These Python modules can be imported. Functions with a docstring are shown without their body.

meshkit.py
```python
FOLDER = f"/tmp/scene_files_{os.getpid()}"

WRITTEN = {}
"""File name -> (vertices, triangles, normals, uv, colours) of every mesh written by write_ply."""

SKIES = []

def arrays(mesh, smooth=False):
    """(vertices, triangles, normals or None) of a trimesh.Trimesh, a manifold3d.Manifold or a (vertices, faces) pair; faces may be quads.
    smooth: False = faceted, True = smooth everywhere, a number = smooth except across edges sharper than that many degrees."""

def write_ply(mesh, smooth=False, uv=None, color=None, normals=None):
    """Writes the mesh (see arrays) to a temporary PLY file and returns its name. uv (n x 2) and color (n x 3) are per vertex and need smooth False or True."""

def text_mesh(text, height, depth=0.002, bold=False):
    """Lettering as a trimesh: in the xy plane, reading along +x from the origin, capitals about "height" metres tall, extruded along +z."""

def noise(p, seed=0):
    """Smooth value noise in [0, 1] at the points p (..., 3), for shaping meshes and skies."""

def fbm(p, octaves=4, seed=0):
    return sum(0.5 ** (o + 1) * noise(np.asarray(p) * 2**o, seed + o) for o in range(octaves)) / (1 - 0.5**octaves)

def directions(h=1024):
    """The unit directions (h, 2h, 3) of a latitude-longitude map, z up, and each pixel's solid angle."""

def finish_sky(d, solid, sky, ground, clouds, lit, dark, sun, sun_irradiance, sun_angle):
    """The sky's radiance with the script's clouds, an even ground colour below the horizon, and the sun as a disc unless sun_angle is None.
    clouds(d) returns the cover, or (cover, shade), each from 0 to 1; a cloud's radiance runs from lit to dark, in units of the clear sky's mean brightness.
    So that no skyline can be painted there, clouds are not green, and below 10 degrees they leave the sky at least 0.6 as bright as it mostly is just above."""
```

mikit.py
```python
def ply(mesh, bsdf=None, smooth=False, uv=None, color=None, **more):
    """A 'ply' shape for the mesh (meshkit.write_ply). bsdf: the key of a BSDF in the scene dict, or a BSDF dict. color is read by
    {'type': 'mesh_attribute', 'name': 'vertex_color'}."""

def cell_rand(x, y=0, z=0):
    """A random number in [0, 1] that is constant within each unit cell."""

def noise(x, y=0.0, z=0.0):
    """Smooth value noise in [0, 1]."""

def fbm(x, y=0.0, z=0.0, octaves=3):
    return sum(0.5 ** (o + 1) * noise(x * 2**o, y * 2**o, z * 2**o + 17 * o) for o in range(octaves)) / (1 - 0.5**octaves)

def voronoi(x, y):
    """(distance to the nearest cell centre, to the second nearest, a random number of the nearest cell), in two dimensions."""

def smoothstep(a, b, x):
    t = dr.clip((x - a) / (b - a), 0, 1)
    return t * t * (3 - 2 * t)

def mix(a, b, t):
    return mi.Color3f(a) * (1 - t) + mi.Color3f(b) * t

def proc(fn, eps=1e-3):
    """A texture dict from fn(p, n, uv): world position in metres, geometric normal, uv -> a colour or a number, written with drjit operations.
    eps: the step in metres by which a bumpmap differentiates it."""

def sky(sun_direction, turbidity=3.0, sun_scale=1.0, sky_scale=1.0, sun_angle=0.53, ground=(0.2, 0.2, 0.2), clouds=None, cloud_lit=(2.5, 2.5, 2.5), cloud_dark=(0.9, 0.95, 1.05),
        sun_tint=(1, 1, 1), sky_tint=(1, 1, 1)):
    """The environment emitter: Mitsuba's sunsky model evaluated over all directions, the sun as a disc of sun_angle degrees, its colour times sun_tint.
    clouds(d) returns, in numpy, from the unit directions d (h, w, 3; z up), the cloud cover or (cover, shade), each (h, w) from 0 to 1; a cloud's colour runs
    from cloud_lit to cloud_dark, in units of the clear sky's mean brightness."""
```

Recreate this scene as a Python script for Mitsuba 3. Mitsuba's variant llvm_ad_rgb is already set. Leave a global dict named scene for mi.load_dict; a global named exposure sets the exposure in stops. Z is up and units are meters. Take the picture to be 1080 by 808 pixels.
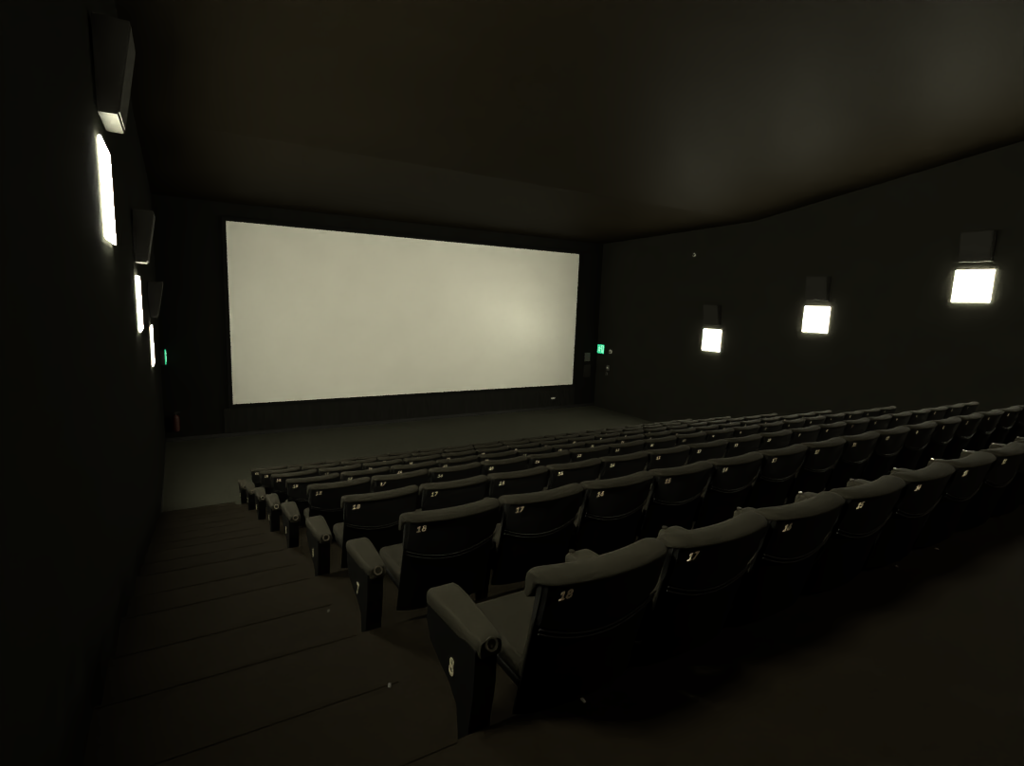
import math, random
import numpy as np
import trimesh
import drjit as dr
import mitsuba as mi
import mikit, meshkit
from shapely.geometry import Polygon

T = mi.ScalarTransform4f
random.seed(4)
rng = np.random.default_rng(4)
scene, labels = {}, {}

# ---------------------------------------------------------------- camera, exposure, light levels
YAW, PITCH, ROLL, FOC = 0.5490981549, -0.1484073701, 0.0365404248, 580.2967
F = np.array([math.sin(YAW) * math.cos(PITCH), math.cos(YAW) * math.cos(PITCH), math.sin(PITCH)])
R0 = np.array([math.cos(YAW), -math.sin(YAW), 0.0])
U0 = np.cross(R0, F)
RIGHT = R0 * math.cos(ROLL) + U0 * math.sin(ROLL)
UP = -R0 * math.sin(ROLL) + U0 * math.cos(ROLL)
scene['camera'] = {'type': 'perspective', 'fov': math.degrees(2 * math.atan(540 / FOC)), 'fov_axis': 'x', 'near_clip': 0.02, 'far_clip': 100.0,
                   'to_world': T().look_at(origin=[0, 0, 0], target=F.tolist(), up=UP.tolist())}
exposure = 3.0
LAMP = 14.0
LAMP_RGB = [LAMP * 1.0, LAMP * 0.965, LAMP * 0.70]
BOOTH_RGB = [4.4, 3.7, 2.5]
EXIT_RGB = [0.003, 0.075, 0.033]
EXIT_WHITE = [0.06, 0.12, 0.08]

# ---------------------------------------------------------------- the hall's measures (camera eye at the origin)
XL, XR, YB, D = -0.357, 12.775, -2.6, 15.15
ROW_Y = [1.21, 2.355, 3.493, 4.65, 5.76, 6.88, 8.01, 9.13]
NUM_Z = [-0.865, -1.10, -1.387, -1.672, -1.96, -2.24, -2.53, -2.82]
NUM_H = 0.82
FLOOR = [z - NUM_H for z in NUM_Z]                  # tier under each row
TOP_TIER = FLOOR[0] + 0.29                          # the tier the camera stands on
EDGE = 0.20                                         # a tier ends this far in front of the next row's number plane
PITCH_X, X0 = 0.56, 1.16                           # seat spacing, centre of seat 18
N_SEATS = 18
Y_FOLD, Z_FOLD, SLOPE = 9.28, 2.235, 0.1625         # ceiling: flat in front, rising towards the back


def in_frame(pts, margin=0):
    for p in np.asarray(pts, float):
        d = p @ F
        if d > 0.05:
            x, y = 540 + FOC * (p @ RIGHT) / d, 404 - FOC * (p @ UP) / d
            if -margin < x < 1080 + margin and -margin < y < 808 + margin:
                return True
    return False


# ---------------------------------------------------------------- materials
def grain(base, amount, scale):
    base = [float(b) for b in base]

    def fn(p, n, uv):
        k = 1 + amount * (mikit.fbm(p.x * scale, p.y * scale, p.z * scale, 3) - 0.5) * 2
        return mi.Color3f(base) * k
    return mikit.proc(fn)


def rough_bump(scale):
    def fn(p, n, uv):
        return mikit.noise(p.x * scale, p.y * scale, p.z * scale)
    return mikit.proc(fn)


def principled(key, color, rough=0.6, spec=0.5, metallic=0.0, sheen=0.0, bump=None):
    b = {'type': 'principled', 'base_color': color if isinstance(color, dict) else {'type': 'rgb', 'value': list(color)}, 'roughness': rough, 'metallic': metallic}
    if metallic == 0.0:
        b['specular'] = spec
    if sheen:
        b['sheen'] = sheen
    if bump:
        b = {'type': 'bumpmap', 'arbitrary': bump[0], 'bsdf': b, 'scale': bump[1]}
    scene[key] = {'type': 'twosided', 'bsdf': b}


principled('m_ceiling', grain((0.0102, 0.0083, 0.0054), 0.12, 1.3), 0.6, 0.014)
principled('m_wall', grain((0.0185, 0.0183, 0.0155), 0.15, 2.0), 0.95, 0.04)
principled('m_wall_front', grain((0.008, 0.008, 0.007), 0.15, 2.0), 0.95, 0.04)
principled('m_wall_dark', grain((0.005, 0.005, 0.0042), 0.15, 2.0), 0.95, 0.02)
principled('m_carpet', grain((0.0082, 0.0061, 0.0034), 0.35, 60.0), 0.95, 0.1)
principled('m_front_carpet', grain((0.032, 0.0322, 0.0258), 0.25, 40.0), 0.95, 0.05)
principled('m_nosing', (0.0086, 0.0066, 0.0039), 0.9, 0.05)
principled('m_screen', grain((0.80, 0.80, 0.76), 0.02, 0.8), 0.43, 1.0)
principled('m_masking', (0.006, 0.006, 0.006), 0.95, 0.1)
principled('m_drape', (0.010, 0.010, 0.009), 0.95, 0.1)
principled('m_fabric', grain((0.0155, 0.0141, 0.0104), 0.22, 220.0), 0.9, 0.1)
principled('m_back_fabric', grain((0.006, 0.006, 0.0058), 0.22, 220.0), 0.9, 0.15)
principled('m_shell', (0.0025, 0.0025, 0.0023), 0.6, 0.08)
principled('m_piping', (0.016, 0.016, 0.015), 0.6, 0.15)
principled('m_arm', grain((0.0215, 0.0197, 0.0147), 0.15, 150.0), 0.8, 0.08)
principled('m_black_plastic', (0.014, 0.014, 0.014), 0.4, 0.5)
principled('m_cabinet', (0.014, 0.0135, 0.012), 0.7, 0.2)
principled('m_grille', (0.020, 0.0193, 0.0175), 0.7, 0.2)
principled('m_metal', (0.26, 0.24, 0.2), 0.35, metallic=1.0)
principled('m_number', (0.80, 0.70, 0.54), 0.5, 0.5)
principled('m_row_number', (0.34, 0.31, 0.22), 0.6, 0.3)
principled('m_lamp_frame', (0.05, 0.048, 0.042), 0.5, 0.5)
principled('m_paper', (0.42, 0.42, 0.40), 0.7, 0.3)
principled('m_grey_panel', (0.08, 0.08, 0.075), 0.5, 0.4)
principled('m_plate', (0.55, 0.54, 0.50), 0.5, 0.5)
principled('m_red', (0.035, 0.010, 0.008), 0.45, 0.3)
principled('m_diffuser', (0.7, 0.7, 0.66), 0.6, 0.4)
principled('m_sign_green', (0.05, 0.4, 0.2), 0.5, 0.5)


# ---------------------------------------------------------------- mesh helpers
def box(x0, x1, y0, y1, z0, z1):
    m = trimesh.creation.box((x1 - x0, y1 - y0, z1 - z0))
    m.apply_translation(((x0 + x1) / 2, (y0 + y1) / 2, (z0 + z1) / 2))
    return m


def rbox(x0, x1, y0, y1, z0, z1, r=0.01, seg=8):
    import manifold3d as m3
    s = m3.Manifold.sphere(r, seg)
    pts = [s.translate((x, y, z)) for x in (x0 + r, x1 - r) for y in (y0 + r, y1 - r) for z in (z0 + r, z1 - r)]
    m = m3.Manifold.batch_hull(pts).to_mesh()
    return trimesh.Trimesh(m.vert_properties[:, :3], m.tri_verts, process=False)


def cat(*ms):
    return trimesh.util.concatenate(list(ms))


def loft(rings):
    """Closed rings (n, m, 3) joined into a solid, its ends closed by fans."""
    rings = np.asarray(rings, float)
    n, m = rings.shape[:2]
    v = np.vstack([rings.reshape(-1, 3), rings[0].mean(0), rings[-1].mean(0)])
    f = []
    for i in range(n - 1):
        for j in range(m):
            a, b, c, d = i * m + j, i * m + (j + 1) % m, (i + 1) * m + (j + 1) % m, (i + 1) * m + j
            f += [[a, b, c], [a, c, d]]
    for j in range(m):
        f += [[n * m, (j + 1) % m, j], [n * m + 1, (n - 1) * m + j, (n - 1) * m + (j + 1) % m]]
    t = trimesh.Trimesh(v, f, process=False)
    if t.volume < 0:
        t.invert()
    return t


def tube(path, r, sides=6):
    path = np.asarray(path, float)
    t = np.gradient(path, axis=0)
    t /= np.linalg.norm(t, axis=1, keepdims=True)
    a = np.cross(t, [0.13, 0.2, 0.97])
    a /= np.linalg.norm(a, axis=1, keepdims=True)
    b = np.cross(t, a)
    an = np.arange(sides) * 2 * np.pi / sides
    return loft(path[:, None] + r * (np.cos(an)[None, :, None] * a[:, None] + np.sin(an)[None, :, None] * b[:, None]))


def prism_x(poly_yz, x0, x1):
    """Polygon in (y, z) extruded along x."""
    m = trimesh.creation.extrude_polygon(Polygon(poly_yz), x1 - x0, engine='earcut')
    v = np.array(m.vertices)
    m = trimesh.Trimesh(np.stack([v[:, 2] + x0, v[:, 0], v[:, 1]], 1), m.faces, process=False)
    if m.volume < 0:
        m.invert()
    return m


def frame_yz(y0, y1, z0, z1, w, x0, x1):
    return cat(box(x0, x1, y0, y1, z0, z0 + w), box(x0, x1, y0, y1, z1 - w, z1), box(x0, x1, y0, y0 + w, z0 + w, z1 - w), box(x0, x1, y1 - w, y1, z0 + w, z1 - w))


def cyl(p0, p1, r, sides=16):
    return trimesh.creation.cylinder(r, segment=[p0, p1], sections=sides)


def numbered(name):
    if name not in scene and name not in labels:
        return name
    i = 1
    while f'{name}_{i:03d}' in scene or f'{name}_{i:03d}' in labels:
        i += 1
    return f'{name}_{i:03d}'


def thing(name, label, category, group=None):
    key = numbered(name)
    labels[key] = {'label': label, 'category': category}
    if group:
        labels[key]['group'] = group
    return key


def part(parent, name, shape, label=None, at=None):
    key = numbered(f'{parent}__{name}')
    scene[key] = {**shape, 'to_world': T().translate(list(map(float, at)))} if at is not None else dict(shape)
    if label:
        labels[key] = {'label': label}
    return key


def struct(name, shape):
    scene[name] = shape
    labels[name] = {'kind': 'structure'}


# ---------------------------------------------------------------- room shell
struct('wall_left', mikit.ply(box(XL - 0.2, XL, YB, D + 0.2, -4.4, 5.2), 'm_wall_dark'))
struct('wall_right', mikit.ply(box(XR, XR + 0.2, YB, D + 0.2, -4.4, 5.2), 'm_wall'))
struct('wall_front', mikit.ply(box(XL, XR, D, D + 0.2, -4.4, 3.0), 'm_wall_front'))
struct('wall_back', mikit.ply(box(XL, XR, YB - 0.2, YB, -4.4, 5.2), 'm_wall'))
zb = Z_FOLD + SLOPE * (Y_FOLD - YB)
struct('ceiling', mikit.ply(prism_x([(YB - 0.2, zb + 0.0325), (Y_FOLD, Z_FOLD), (D + 0.1, Z_FOLD - 0.18), (D + 0.1, Z_FOLD + 0.2), (Y_FOLD, Z_FOLD + 0.2), (YB - 0.2, zb + 0.25)], XL - 0.02, XR + 0.02), 'm_ceiling'))

labels['floor'] = {'kind': 'structure'}
edges = [YB] + [y + EDGE for y in ROW_Y] + [D]
levels = [TOP_TIER] + FLOOR
for k, z in enumerate(levels):
    last = k == len(levels) - 1
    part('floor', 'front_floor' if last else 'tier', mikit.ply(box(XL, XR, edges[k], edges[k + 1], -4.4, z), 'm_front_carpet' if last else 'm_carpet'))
XS = 0.70                                            # aisle edge of the seating
for k in range(1, len(levels)):
    zh = (levels[k - 1] + levels[k]) / 2
    for x0, x1 in ((XL, XS), (11.06, XR)):
        part('floor', 'aisle_step', mikit.ply(box(x0, x1, edges[k], edges[k] + 0.54, levels[k] - 0.01, zh), 'm_carpet'))
for k in range(1, len(levels)):
    for x0, x1 in ((XL, XS), (11.06, XR)):
        part('floor', 'step_nosing', mikit.ply(box(x0, x1, edges[k] - 0.012, edges[k] + 0.003, levels[k - 1] - 0.012, levels[k - 1] + 0.003), 'm_nosing'))
        zh = (levels[k - 1] + levels[k]) / 2
        part('floor', 'step_nosing', mikit.ply(box(x0, x1, edges[k] + 0.528, edges[k] + 0.543, zh - 0.012, zh + 0.003), 'm_nosing'))
part('wall_left', 'baseboard', mikit.ply(box(XL, XL + 0.015, edges[-2], D, FLOOR[-1], FLOOR[-1] + 0.1), 'm_black_plastic'))
part('wall_front', 'baseboard', mikit.ply(box(XL + 0.02, XR - 0.02, D - 0.015, D, FLOOR[-1], FLOOR[-1] + 0.1), 'm_black_plastic'))

# ---------------------------------------------------------------- screen and the cloth below it
SX0, SX1, SZ0, SZ1, SY = 1.105, 11.71, -2.805, 1.63, 15.10
t = thing('cinema_screen', 'wide blank off-white cinema screen in a thin black frame on the front wall', 'screen')
part(t, 'surface', mikit.ply(box(SX0, SX1, SY - 0.006, SY, SZ0, SZ1), 'm_screen'))
w = 0.09
part(t, 'frame', mikit.ply(cat(box(SX0 - w, SX1 + w, SY - 0.03, SY + 0.04, SZ1, SZ1 + w), box(SX0 - w, SX1 + w, SY - 0.03, SY + 0.04, SZ0 - w, SZ0),
                               box(SX0 - w, SX0, SY - 0.03, SY + 0.04, SZ0, SZ1), box(SX1, SX1 + w, SY - 0.03, SY + 0.04, SZ0, SZ1)), 'm_masking'), 'black frame')
# pleated drape below the screen
xs = np.linspace(0.9, 11.85, 360)
yy = D - 0.045 + 0.006 * np.sin(xs * 34 + 1.5 * np.sin(xs * 2.3))
front = np.stack([xs, yy], 1)
ring = np.vstack([front, np.stack([xs, yy + 0.012], 1)[::-1]])
m = trimesh.creation.extrude_polygon(Polygon(ring), SZ0 - w - 0.01 - (FLOOR[-1] + 0.11), engine='earcut')
m.apply_translation((0, 0, FLOOR[-1] + 0.11))
t = thing('screen_drape', 'black cloth drape hanging below the cinema screen down to the floor', 'curtain')
scene[t] = mikit.ply(m, 'm_drape', smooth=40)

# ---------------------------------------------------------------- wall lamps and the loudspeakers above them
LAMP_Y = [4.49, 7.38, 10.26, 1.60]
LAMP_Z = [0.58, -0.178, -0.89, 1.31]
LH = 0.295
WHICH = ['nearest', 'middle', 'farthest']
for side, X, s in (('left', XL, 1), ('right', XR, -1)):
    for i, (y, z) in enumerate(zip(LAMP_Y, LAMP_Z)):
        if i < 3:
            lab, gr = f'square glowing wall lamp on the {side} wall, {WHICH[i]} of three', f'square wall lamps on the {side} wall'
        else:
            lab, gr = f'square glowing wall lamp on the {side} wall beside the camera, outside the view', f'square wall lamps on the {side} wall behind the camera'
        t = thing('wall_lamp', lab, 'wall lamp', gr)
        xa, xb = sorted((X, X + s * 0.012))
        part(t, 'mounting_plate', mikit.ply(box(xa, xb, y - LH + 0.01, y + LH - 0.01, z - LH + 0.01, z + LH - 0.01), 'm_lamp_frame'), 'dark mounting plate')
        xa, xb = sorted((X + s * 0.0122, X + s * 0.024))
        part(t, 'diffuser', {**mikit.ply(box(xa, xb, y - LH, y + LH, z - LH, z + LH), 'm_diffuser'), 'emitter': {'type': 'area', 'radiance': {'type': 'rgb', 'value': LAMP_RGB}}}, 'glowing white panel')
    for i in range(3):
        y, z = LAMP_Y[i], LAMP_Z[i]
        z0, z1, h = z + 0.44, z + 0.98, 0.245
        yc = y + (0.0 if s > 0 else -0.0)
        t = thing('wall_speaker', f'grey wedge-shaped loudspeaker on the {side} wall above the {WHICH[i]} wall lamp', 'loudspeaker', f'loudspeakers on the {side} wall')
        prof = [(0.015, z0), (0.11, z0), (0.2, z1), (0.015, z1)]
        P = np.array([[X + s * a, b] for a, b in prof])
        rings = [np.stack([P[:, 0], np.full(4, yy_), P[:, 1]], 1) for yy_ in (yc - h, yc + h)]
        part(t, 'cabinet', mikit.ply(loft(rings), 'm_cabinet'))
        g = np.array([[X + s * a, b] for a, b in [(0.1135, z0 + 0.02), (0.1215, z0 + 0.02), (0.205, z1 - 0.02), (0.197, z1 - 0.02)]])
        part(t, 'grille', mikit.ply(loft([np.stack([g[:, 0], np.full(4, yy_), g[:, 1]], 1) for yy_ in (yc - h + 0.02, yc + h - 0.02)]), 'm_grille'), 'dark front grille')
        xa, xb = sorted((X, X + s * 0.015))
        part(t, 'bracket', mikit.ply(box(xa, xb, yc - 0.08, yc + 0.08, z0 + 0.1, z1 - 0.1), 'm_black_plastic'))

# ---------------------------------------------------------------- projection booth window in the back wall, behind the camera
t = thing('projection_window', 'small glowing projection booth window high in the back wall', 'window')
part(t, 'frame', mikit.ply(cat(box(5.7, 6.8, YB, YB + 0.03, 2.05, 2.1), box(5.7, 6.8, YB, YB + 0.03, 2.7, 2.75), box(5.7, 5.75, YB, YB + 0.03, 2.1, 2.7), box(6.75, 6.8, YB, YB + 0.03, 2.1, 2.7)), 'm_lamp_frame'))
part(t, 'pane', {**mikit.ply(box(5.75, 6.75, YB, YB + 0.012, 2.1, 2.7), 'm_diffuser'), 'emitter': {'type': 'area', 'radiance': {'type': 'rgb', 'value': BOOTH_RGB}}}, 'glowing pane')

# ---------------------------------------------------------------- exit signs
for side, X, s in (('right', XR, -1), ('left', XL, 1)):
    y0, y1, z0, z1 = 14.72, 15.06, -1.72, -1.41
    t = thing('exit_sign', f'small lit green exit sign on the {side} wall beside the screen', 'exit sign')
    dd = 0.05 if side == 'right' else 0.09
    xa, xb = sorted((X, X + s * dd))
    part(t, 'housing', mikit.ply(rbox(xa, xb, y0 - 0.015, y1 + 0.015, z0 - 0.015, z1 + 0.015, 0.006), 'm_black_plastic'))
    xa, xb = sorted((X + s * dd, X + s * (dd + 0.02)))
    part(t, 'panel', {**mikit.ply(box(xa, xb, y0, y1, z0, z1), 'm_sign_green'), 'emitter': {'type': 'area', 'radiance': {'type': 'rgb', 'value': EXIT_RGB}}}, 'glowing green face')
    xa, xb = sorted((X + s * (dd + 0.02), X + s * (dd + 0.024)))
    u = lambda a: (y1 - a if s < 0 else y0 + a)          # reading direction

    def bar(a0, b0, a1, b1, w_):
        d = np.array([a1 - a0, b1 - b0]); L = np.linalg.norm(d); nrm = np.array([-d[1], d[0]]) / L * w_ / 2
        q = [np.array([a0, b0]) + nrm, np.array([a1, b1]) + nrm, np.array([a1, b1]) - nrm, np.array([a0, b0]) - nrm]
        return prism_x([(u(a), z0 + b) for a, b in q], xa, xb)
    man = cat(bar(0.13, 0.22, 0.10, 0.13, 0.035), bar(0.10, 0.14, 0.15, 0.10, 0.024), bar(0.15, 0.10, 0.145, 0.04, 0.022), bar(0.10, 0.14, 0.07, 0.08, 0.024), bar(0.07, 0.08, 0.02, 0.08, 0.022),
              bar(0.13, 0.215, 0.18, 0.17, 0.02), bar(0.13, 0.215, 0.06, 0.20, 0.02), bar(0.135, 0.25, 0.16, 0.25, 0.028), bar(0.23, 0.27, 0.23, 0.03, 0.02), bar(0.31, 0.27, 0.31, 0.03, 0.02), bar(0.22, 0.27, 0.32, 0.27, 0.02))
    part(t, 'pictogram', {**mikit.ply(man, 'm_diffuser'), 'emitter': {'type': 'area', 'radiance': {'type': 'rgb', 'value': EXIT_WHITE}}}, 'white running figure beside a doorway')

# ---------------------------------------------------------------- small things on the walls by the screen
t = thing('wall_notice', 'small pale grey notice on the front wall between screen and right exit sign', 'notice')
scene[t] = mikit.ply(cat(rbox(12.22, 12.46, D - 0.02, D, -2.02, -1.72, 0.005), rbox(12.24, 12.44, D - 0.026, D - 0.019, -2.01, -1.93, 0.003)), 'm_grey_panel')
t = thing('cabinet_door', 'dim grey panel on the front wall below the small pale notice', 'panel')
part(t, 'panel', mikit.ply(rbox(12.2, 12.5, D - 0.04, D, -2.58, -2.14, 0.006), 'm_cabinet'))
part(t, 'handle', mikit.ply(rbox(12.23, 12.25, D - 0.055, D - 0.038, -2.4, -2.3, 0.004), 'm_grille'))
t = thing('wall_box', 'small upright light grey box high on the right wall beside the exit sign', 'wall box')
part(t, 'cover', mikit.ply(rbox(XR - 0.04, XR, 14.36, 14.46, -1.68, -1.55, 0.008), 'm_plate'))
part(t, 'slot', mikit.ply(box(XR - 0.043, XR - 0.039, 14.39, 14.43, -1.66, -1.6), 'm_black_plastic'))
t = thing('call_point', 'small grey switch box on the right wall below the exit sign', 'switch')
part(t, 'body', mikit.ply(rbox(XR - 0.045, XR, 14.42, 14.56, -2.28, -2.09, 0.01), 'm_grey_panel'))
part(t, 'button', mikit.ply(cyl((XR - 0.055, 14.49, -2.18), (XR - 0.044, 14.49, -2.18), 0.03), 'm_plate'))
t = thing('wall_socket', 'small square grey socket on the right wall under the switch box', 'socket')
part(t, 'plate', mikit.ply(rbox(XR - 0.02, XR, 14.50, 14.60, -2.45, -2.35, 0.006), 'm_grey_panel'))
part(t, 'dial', mikit.ply(cyl((XR - 0.026, 14.55, -2.40), (XR - 0.019, 14.55, -2.40), 0.025), 'm_grille'))
t = thing('wall_plate', 'small white plate low on the black drape under the screen corner', 'plate')
scene[t] = mikit.ply(rbox(10.82, 10.97, D - 0.082, D - 0.064, -3.28, -3.22, 0.006), 'm_plate')
t = thing('smoke_sensor', 'tiny pale sensor high on the right wall near the ceiling', 'sensor')
part(t, 'base', mikit.ply(cyl((XR - 0.02, 11.13, 1.49), (XR, 11.13, 1.49), 0.05), 'm_plate'))
part(t, 'lens', mikit.ply(trimesh.creation.icosphere(2, 0.032).apply_translation((XR - 0.03, 11.13, 1.49)), 'm_black_plastic', smooth=True))
# fire extinguisher hanging on the front wall at the left corner
t = thing('fire_extinguisher', 'dark red fire extinguisher hanging on the front wall left of the screen', 'fire extinguisher')
ex, ey, ez = -0.12, D - 0.10, -3.36
prof = [(0.0, 0.0), (0.066, 0.0), (0.075, 0.012), (0.075, 0.31), (0.062, 0.36), (0.03, 0.39), (0.0, 0.39)]
m = trimesh.creation.revolve(np.array(prof), sections=20)
m.apply_translation((ex, ey, ez))
part(t, 'cylinder', mikit.ply(m, 'm_red', smooth=40))
part(t, 'valve', mikit.ply(cat(cyl((ex, ey, ez + 0.385), (ex, ey, ez + 0.43), 0.018), rbox(ex - 0.02, ex + 0.1, ey - 0.012, ey + 0.012, ez + 0.43, ez + 0.45, 0.005), rbox(ex - 0.02, ex + 0.09, ey - 0.012, ey + 0.012, ez + 0.46, ez + 0.475, 0.005), cyl((ex, ey, ez + 0.43), (ex, ey, ez + 0.46), 0.008)), 'm_black_plastic'))
part(t, 'hose', mikit.ply(tube([(ex - 0.02, ey, ez + 0.42), (ex - 0.08, ey, ez + 0.41), (ex - 0.1, ey, ez + 0.33), (ex - 0.095, ey, ez + 0.15), (ex - 0.09, ey, ez + 0.08)], 0.01), 'm_black_plastic', smooth=True))
part(t, 'bracket', mikit.ply(box(ex - 0.03, ex + 0.03, D - 0.028, D, ez + 0.05, ez + 0.36), 'm_black_plastic'))

# ---------------------------------------------------------------- seats (local: x across, y towards the screen, number plane at y=0, z up from the tier)
def rec(z):
    return (NUM_H - z) * 0.25


HW = 0.268


def e_steps():
    return np.concatenate([[-1, -0.985, -0.95, -0.89, -0.8], np.linspace(-0.65, 0.65, 9), [0.8, 0.89, 0.95, 0.985, 1]])


def headrest_mesh():
    """The padded bolster along the top of the back."""
    rings = []
    for e in e_steps():
        a = abs(e)
        k = 1.0 if a < 0.78 else math.sqrt(max(0.0, 1 - ((a - 0.78) / 0.22) ** 2)) * 0.62 + 0.38
        pr = np.array([(0.010, 0.838), (-0.010, 0.840), (-0.016, 0.846), (-0.014, 0.855), (0.0, 0.865), (0.022, 0.8705), (0.045, 0.872), (0.072, 0.870),
                       (0.095, 0.862), (0.110, 0.845), (0.114, 0.822), (0.112, 0.80), (0.105, 0.778), (0.075, 0.77), (0.045, 0.79)])
        c = np.array([[rec(z) + 0.07 for z in pr[:, 1]], np.minimum(pr[:, 1], 0.825)]).T
        pr = c + (pr - c) * np.array([k, 0.45 + 0.55 * k])
        pr[:, 1] += 0.006 * e * e
        rings.append(np.stack([np.full(len(pr), e * HW), pr[:, 0] + 0.036 * e * e, pr[:, 1]], 1))
    return loft(rings)


def back_pad_mesh():
    """The dark pad under the bolster at the rear, its lower edge an arc."""
    rings = []
    for e in e_steps():
        zb_ = 0.635 + 0.065 * e * e
        i = 0.012 if abs(e) > 0.97 else 0.0
        pr = np.array([(rec(zb_) + 0.004 + i, zb_), (rec(0.72) + i, 0.72), (rec(0.80) + i, 0.80), (-0.003 + i, 0.842), (0.045 - i, 0.842), (rec(0.72) + 0.044 - i, 0.72), (rec(zb_) + 0.04 - i, zb_ + 0.004)])
        pr[:, 1] += 0.004 * e * e
        rings.append(np.stack([np.full(len(pr), e * (HW - 0.008)), pr[:, 0] + 0.036 * e * e, pr[:, 1]], 1))
    return loft(rings)


def arc_path(dz, n=15):
    e = np.linspace(-0.93, 0.93, n)
    z = 0.635 + 0.065 * e * e + dz
    return np.stack([e * HW, [rec(q) + 0.036 * w_ * w_ for q, w_ in zip(z, e)], z], 1)


def slab(z0f, z1, off0, off1, hw, curve=0.036, n=11, sharp=0.0):
    rings = []
    for e in np.linspace(-1, 1, n):
        z0 = z0f(e) if callable(z0f) else z0f
        zt = z1(e) if callable(z1) else z1
        zz = np.linspace(z0, zt, 4)
        inset = 0.012 if abs(e) > 0.99 else 0.0
        prof = [(rec(z) + off0 + inset, z) for z in zz] + [(rec(z) + off1 - inset, z) for z in zz[::-1]]
        pr = np.array(prof)
        rings.append(np.stack([np.full(len(pr), e * hw), pr[:, 0] + curve * e * e, pr[:, 1]], 1))
    return loft(rings)


SEAT = {}
SEAT['headrest'] = mikit.ply(headrest_mesh(), 'm_fabric', smooth=50)
SEAT['back_pad'] = mikit.ply(back_pad_mesh(), 'm_back_fabric', smooth=40)
SEAT['piping'] = mikit.ply(cat(tube(arc_path(-0.004), 0.0032), tube(arc_path(-0.022), 0.0032)), 'm_piping', smooth=60)
SEAT['back_shell'] = mikit.ply(slab(0.315, lambda e: 0.66 + 0.065 * e * e, 0.008, 0.04, 0.255), 'm_shell', smooth=40)
SEAT['back_cushion'] = mikit.ply(slab(0.42, 0.70, 0.045, 0.125, 0.213, 0.012), 'm_fabric', smooth=40)
SEAT['seat_cushion'] = mikit.ply(rbox(-0.212, 0.212, 0.225, 0.63, 0.385, 0.47, 0.03, 12), 'm_fabric', smooth=40)
SEAT['seat_pan'] = mikit.ply(rbox(-0.2, 0.2, 0.24, 0.6, 0.345, 0.384, 0.012), 'm_shell', smooth=40)


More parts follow.
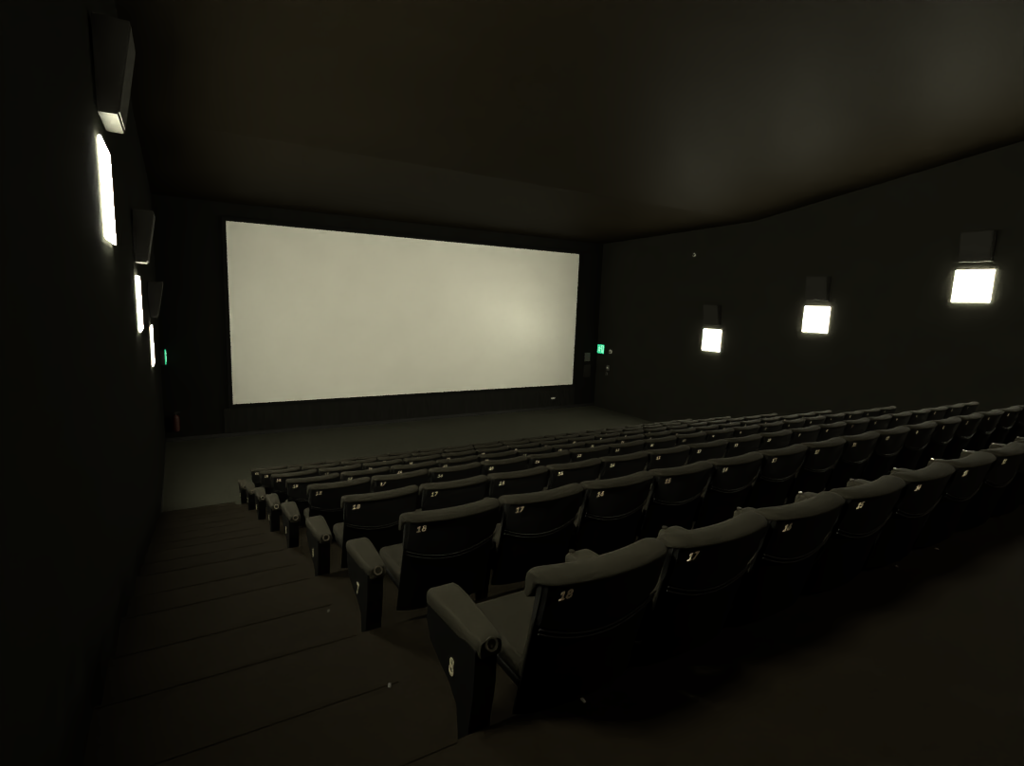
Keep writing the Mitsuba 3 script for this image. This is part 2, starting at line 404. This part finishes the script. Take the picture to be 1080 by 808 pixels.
def arm_pad_mesh():
    rings = []
    w2 = 0.058
    for y, k, dz in ((0.17, 0.60, -0.006), (0.178, 0.70, -0.001), (0.2, 0.76, 0), (0.3, 0.87, 0.0), (0.44, 1, 0.0), (0.52, 1.03, -0.002), (0.548, 1.0, -0.007), (0.562, 0.9, -0.015), (0.567, 0.7, -0.022)):
        t_ = 0.055
        top = 0.632 + dz
        pr = [(-w2 * k, top - t_), (-w2 * k - 0.004, top - 0.03), (-w2 * k, top - 0.009), (-w2 * k + 0.012, top), (w2 * k - 0.012, top), (w2 * k, top - 0.009), (w2 * k + 0.004, top - 0.03), (w2 * k, top - t_)]
        rings.append([(x, y, z) for x, z in pr])
    return loft(rings)


POST = [(0.18, 0.592), (0.56, 0.592), (0.572, 0.50), (0.53, 0.43), (0.45, 0.395), (0.37, 0.37), (0.305, 0.325), (0.285, 0.20), (0.28, 0.0), (0.215, 0.0), (0.212, 0.30), (0.185, 0.45)]
SEAT['arm_pad'] = mikit.ply(arm_pad_mesh(), 'm_arm', smooth=40)
DROP = 0.045
LOW = [(y, z - DROP * min(1, z / 0.3)) for y, z in POST]
SEAT['arm_post_low'] = mikit.ply(prism_x(LOW, -0.019, 0.019), 'm_shell')
SEAT['end_panel_low'] = mikit.ply(prism_x(LOW, -0.05, 0.03), 'm_shell')
SEAT['arm_post'] = mikit.ply(prism_x(POST, -0.019, 0.019), 'm_shell')
SEAT['end_panel'] = mikit.ply(prism_x(POST, -0.05, 0.03), 'm_shell')
ringm = trimesh.creation.annulus(0.016, 0.022, 0.012, sections=20)
ringm.apply_transform(trimesh.transformations.rotation_matrix(math.radians(62), (1, 0, 0)))
ringm.apply_translation((0.0, 0.168, 0.612))
SEAT['hinge_ring'] = mikit.ply(ringm, 'm_metal', smooth=30)
btn = cyl((0, 0, 0), (0, 0, 0.008), 0.012, 12)
btn.apply_translation((-0.035, 0.545, 0.628))
SEAT['arm_stud'] = mikit.ply(btn, 'm_metal', smooth=30)


def lettering(text, h):
    m = meshkit.text_mesh(text, h, 0.003, bold=True)
    v = np.array(m.vertices)
    v[:, 0] += 0.12 * v[:, 1]                       # slanted numerals
    v[:, 0] -= (v[:, 0].min() + v[:, 0].max()) / 2
    v[:, 1] -= h / 2
    return v, m.faces


NUMBER, MARK = {}, {}
for n in range(1, 19):
    v, f = lettering(str(n), 0.030)
    NUMBER[n] = mikit.ply(trimesh.Trimesh(np.stack([v[:, 0] - 0.193, -v[:, 2] - 0.001 - v[:, 1] * 0.25 + 0.036 * 0.42, NUM_H - 0.006 + v[:, 1]], 1), f, process=False), 'm_number')
for n in range(1, 9):
    v, f = lettering(str(n), 0.062)
    MARK[n] = mikit.ply(trimesh.Trimesh(np.stack([-v[:, 2] - 0.0505, -v[:, 0] * 0.75 + 0.345, 0.44 + v[:, 1]], 1), f, process=False), 'm_row_number')

ORDINAL = 'first second third fourth fifth sixth seventh eighth ninth tenth eleventh twelfth thirteenth fourteenth fifteenth sixteenth seventeenth eighteenth'.split()
ORD = ['nearest', 'second nearest', 'third nearest', 'fourth nearest', 'fifth nearest', 'sixth nearest', 'seventh nearest', 'farthest']
for r, (ry, rz) in enumerate(zip(ROW_Y, FLOOR)):
    drop = 0.0 if r == 0 else DROP                   # the arms of the rows further down sit a little lower
    for j in range(N_SEATS):
        x = X0 + PITCH_X * j
        n = 18 - j
        if not in_frame([(x + a, ry + b, rz + c) for a in (-0.26, 0, 0.26) for b in (0, 0.5) for c in (0.5, 0.75, 0.93)]):
            continue
        at = (x, ry, rz)
        t = thing('cinema_chair', f'dark grey cinema chair in the {ORD[r]} row, {ORDINAL[j]} from the left aisle', 'chair', f'chairs of the {ORD[r]} row')
        part(t, 'headrest', SEAT['headrest'], at=at)
        p_ = part(t, 'back_pad', SEAT['back_pad'], 'black rear pad', at=at)
        part(p_, 'piping', SEAT['piping'], at=at)
        part(p_, 'seat_number', NUMBER[n], f'cream numeral {n}', at=at)
        part(t, 'back_shell', SEAT['back_shell'], at=at)
        part(t, 'back_cushion', SEAT['back_cushion'], at=at)
        part(t, 'seat_cushion', SEAT['seat_cushion'], at=at)
        part(t, 'seat_pan', SEAT['seat_pan'], at=at)
        arms = [(x + PITCH_X / 2, 'arm_post')] + ([(x - PITCH_X / 2 - 0.078, 'end_panel')] if j == 0 else [])
        for ax, kind in arms:
            p_ = part(t, 'armrest', SEAT['arm_pad'], 'lighter grey padded armrest', at=(ax, ry, rz - drop))
            part(p_, 'hinge_ring', SEAT['hinge_ring'], at=(ax, ry, rz - drop))
            if kind == 'arm_post':
                part(p_, 'stud', SEAT['arm_stud'], at=(ax, ry, rz - drop))
            q_ = part(t, kind, SEAT[kind if r == 0 else kind + '_low'], at=(ax, ry, rz))
            if kind == 'end_panel':
                part(q_, 'row_number', MARK[8 - r], f'cream numeral {8 - r}', at=(ax, ry, rz - drop))

# ---------------------------------------------------------------- litter on the floor
def scrap(x, y, z, sx, sy, h, a):
    m = rbox(-sx, sx, -sy, sy, 0, h, h * 0.45, 6)
    v = np.array(m.vertices)
    v[:, 2] += np.where(v[:, 0] > 0, v[:, 0] * 0.25, 0)
    m = trimesh.Trimesh(v, m.faces, process=False)
    m.apply_transform(trimesh.transformations.rotation_matrix(a, (0, 0, 1)))
    m.apply_translation((x, y, z))
    return m


for x, y, z, lab in ((1.17, 1.352, TOP_TIER, 'tiny white paper scrap on the floor behind seat 18 of the nearest row'),
                     (3.38, 1.335, TOP_TIER, 'tiny white paper scrap on the floor edge behind the nearest row, left one'),
                     (3.87, 1.335, TOP_TIER, 'tiny white paper scrap on the floor edge behind the nearest row, rightmost'),
                     (0.67, 3.02, (FLOOR[0] + FLOOR[1]) / 2, 'tiny grey paper scrap on the aisle step beside the end chair marked 6'),
                     (0.66, 1.93, (TOP_TIER + FLOOR[0]) / 2, 'small grey paper scrap on the aisle step edge beside the nearest end seat')):
    t = thing('paper_scrap', lab, 'litter', 'paper scraps on the floor')
    scene[t] = mikit.ply(scrap(x, y, z + 0.001, 0.011, 0.006, 0.005, 0.5 + x), 'm_plate' if z == TOP_TIER else 'm_grey_panel')
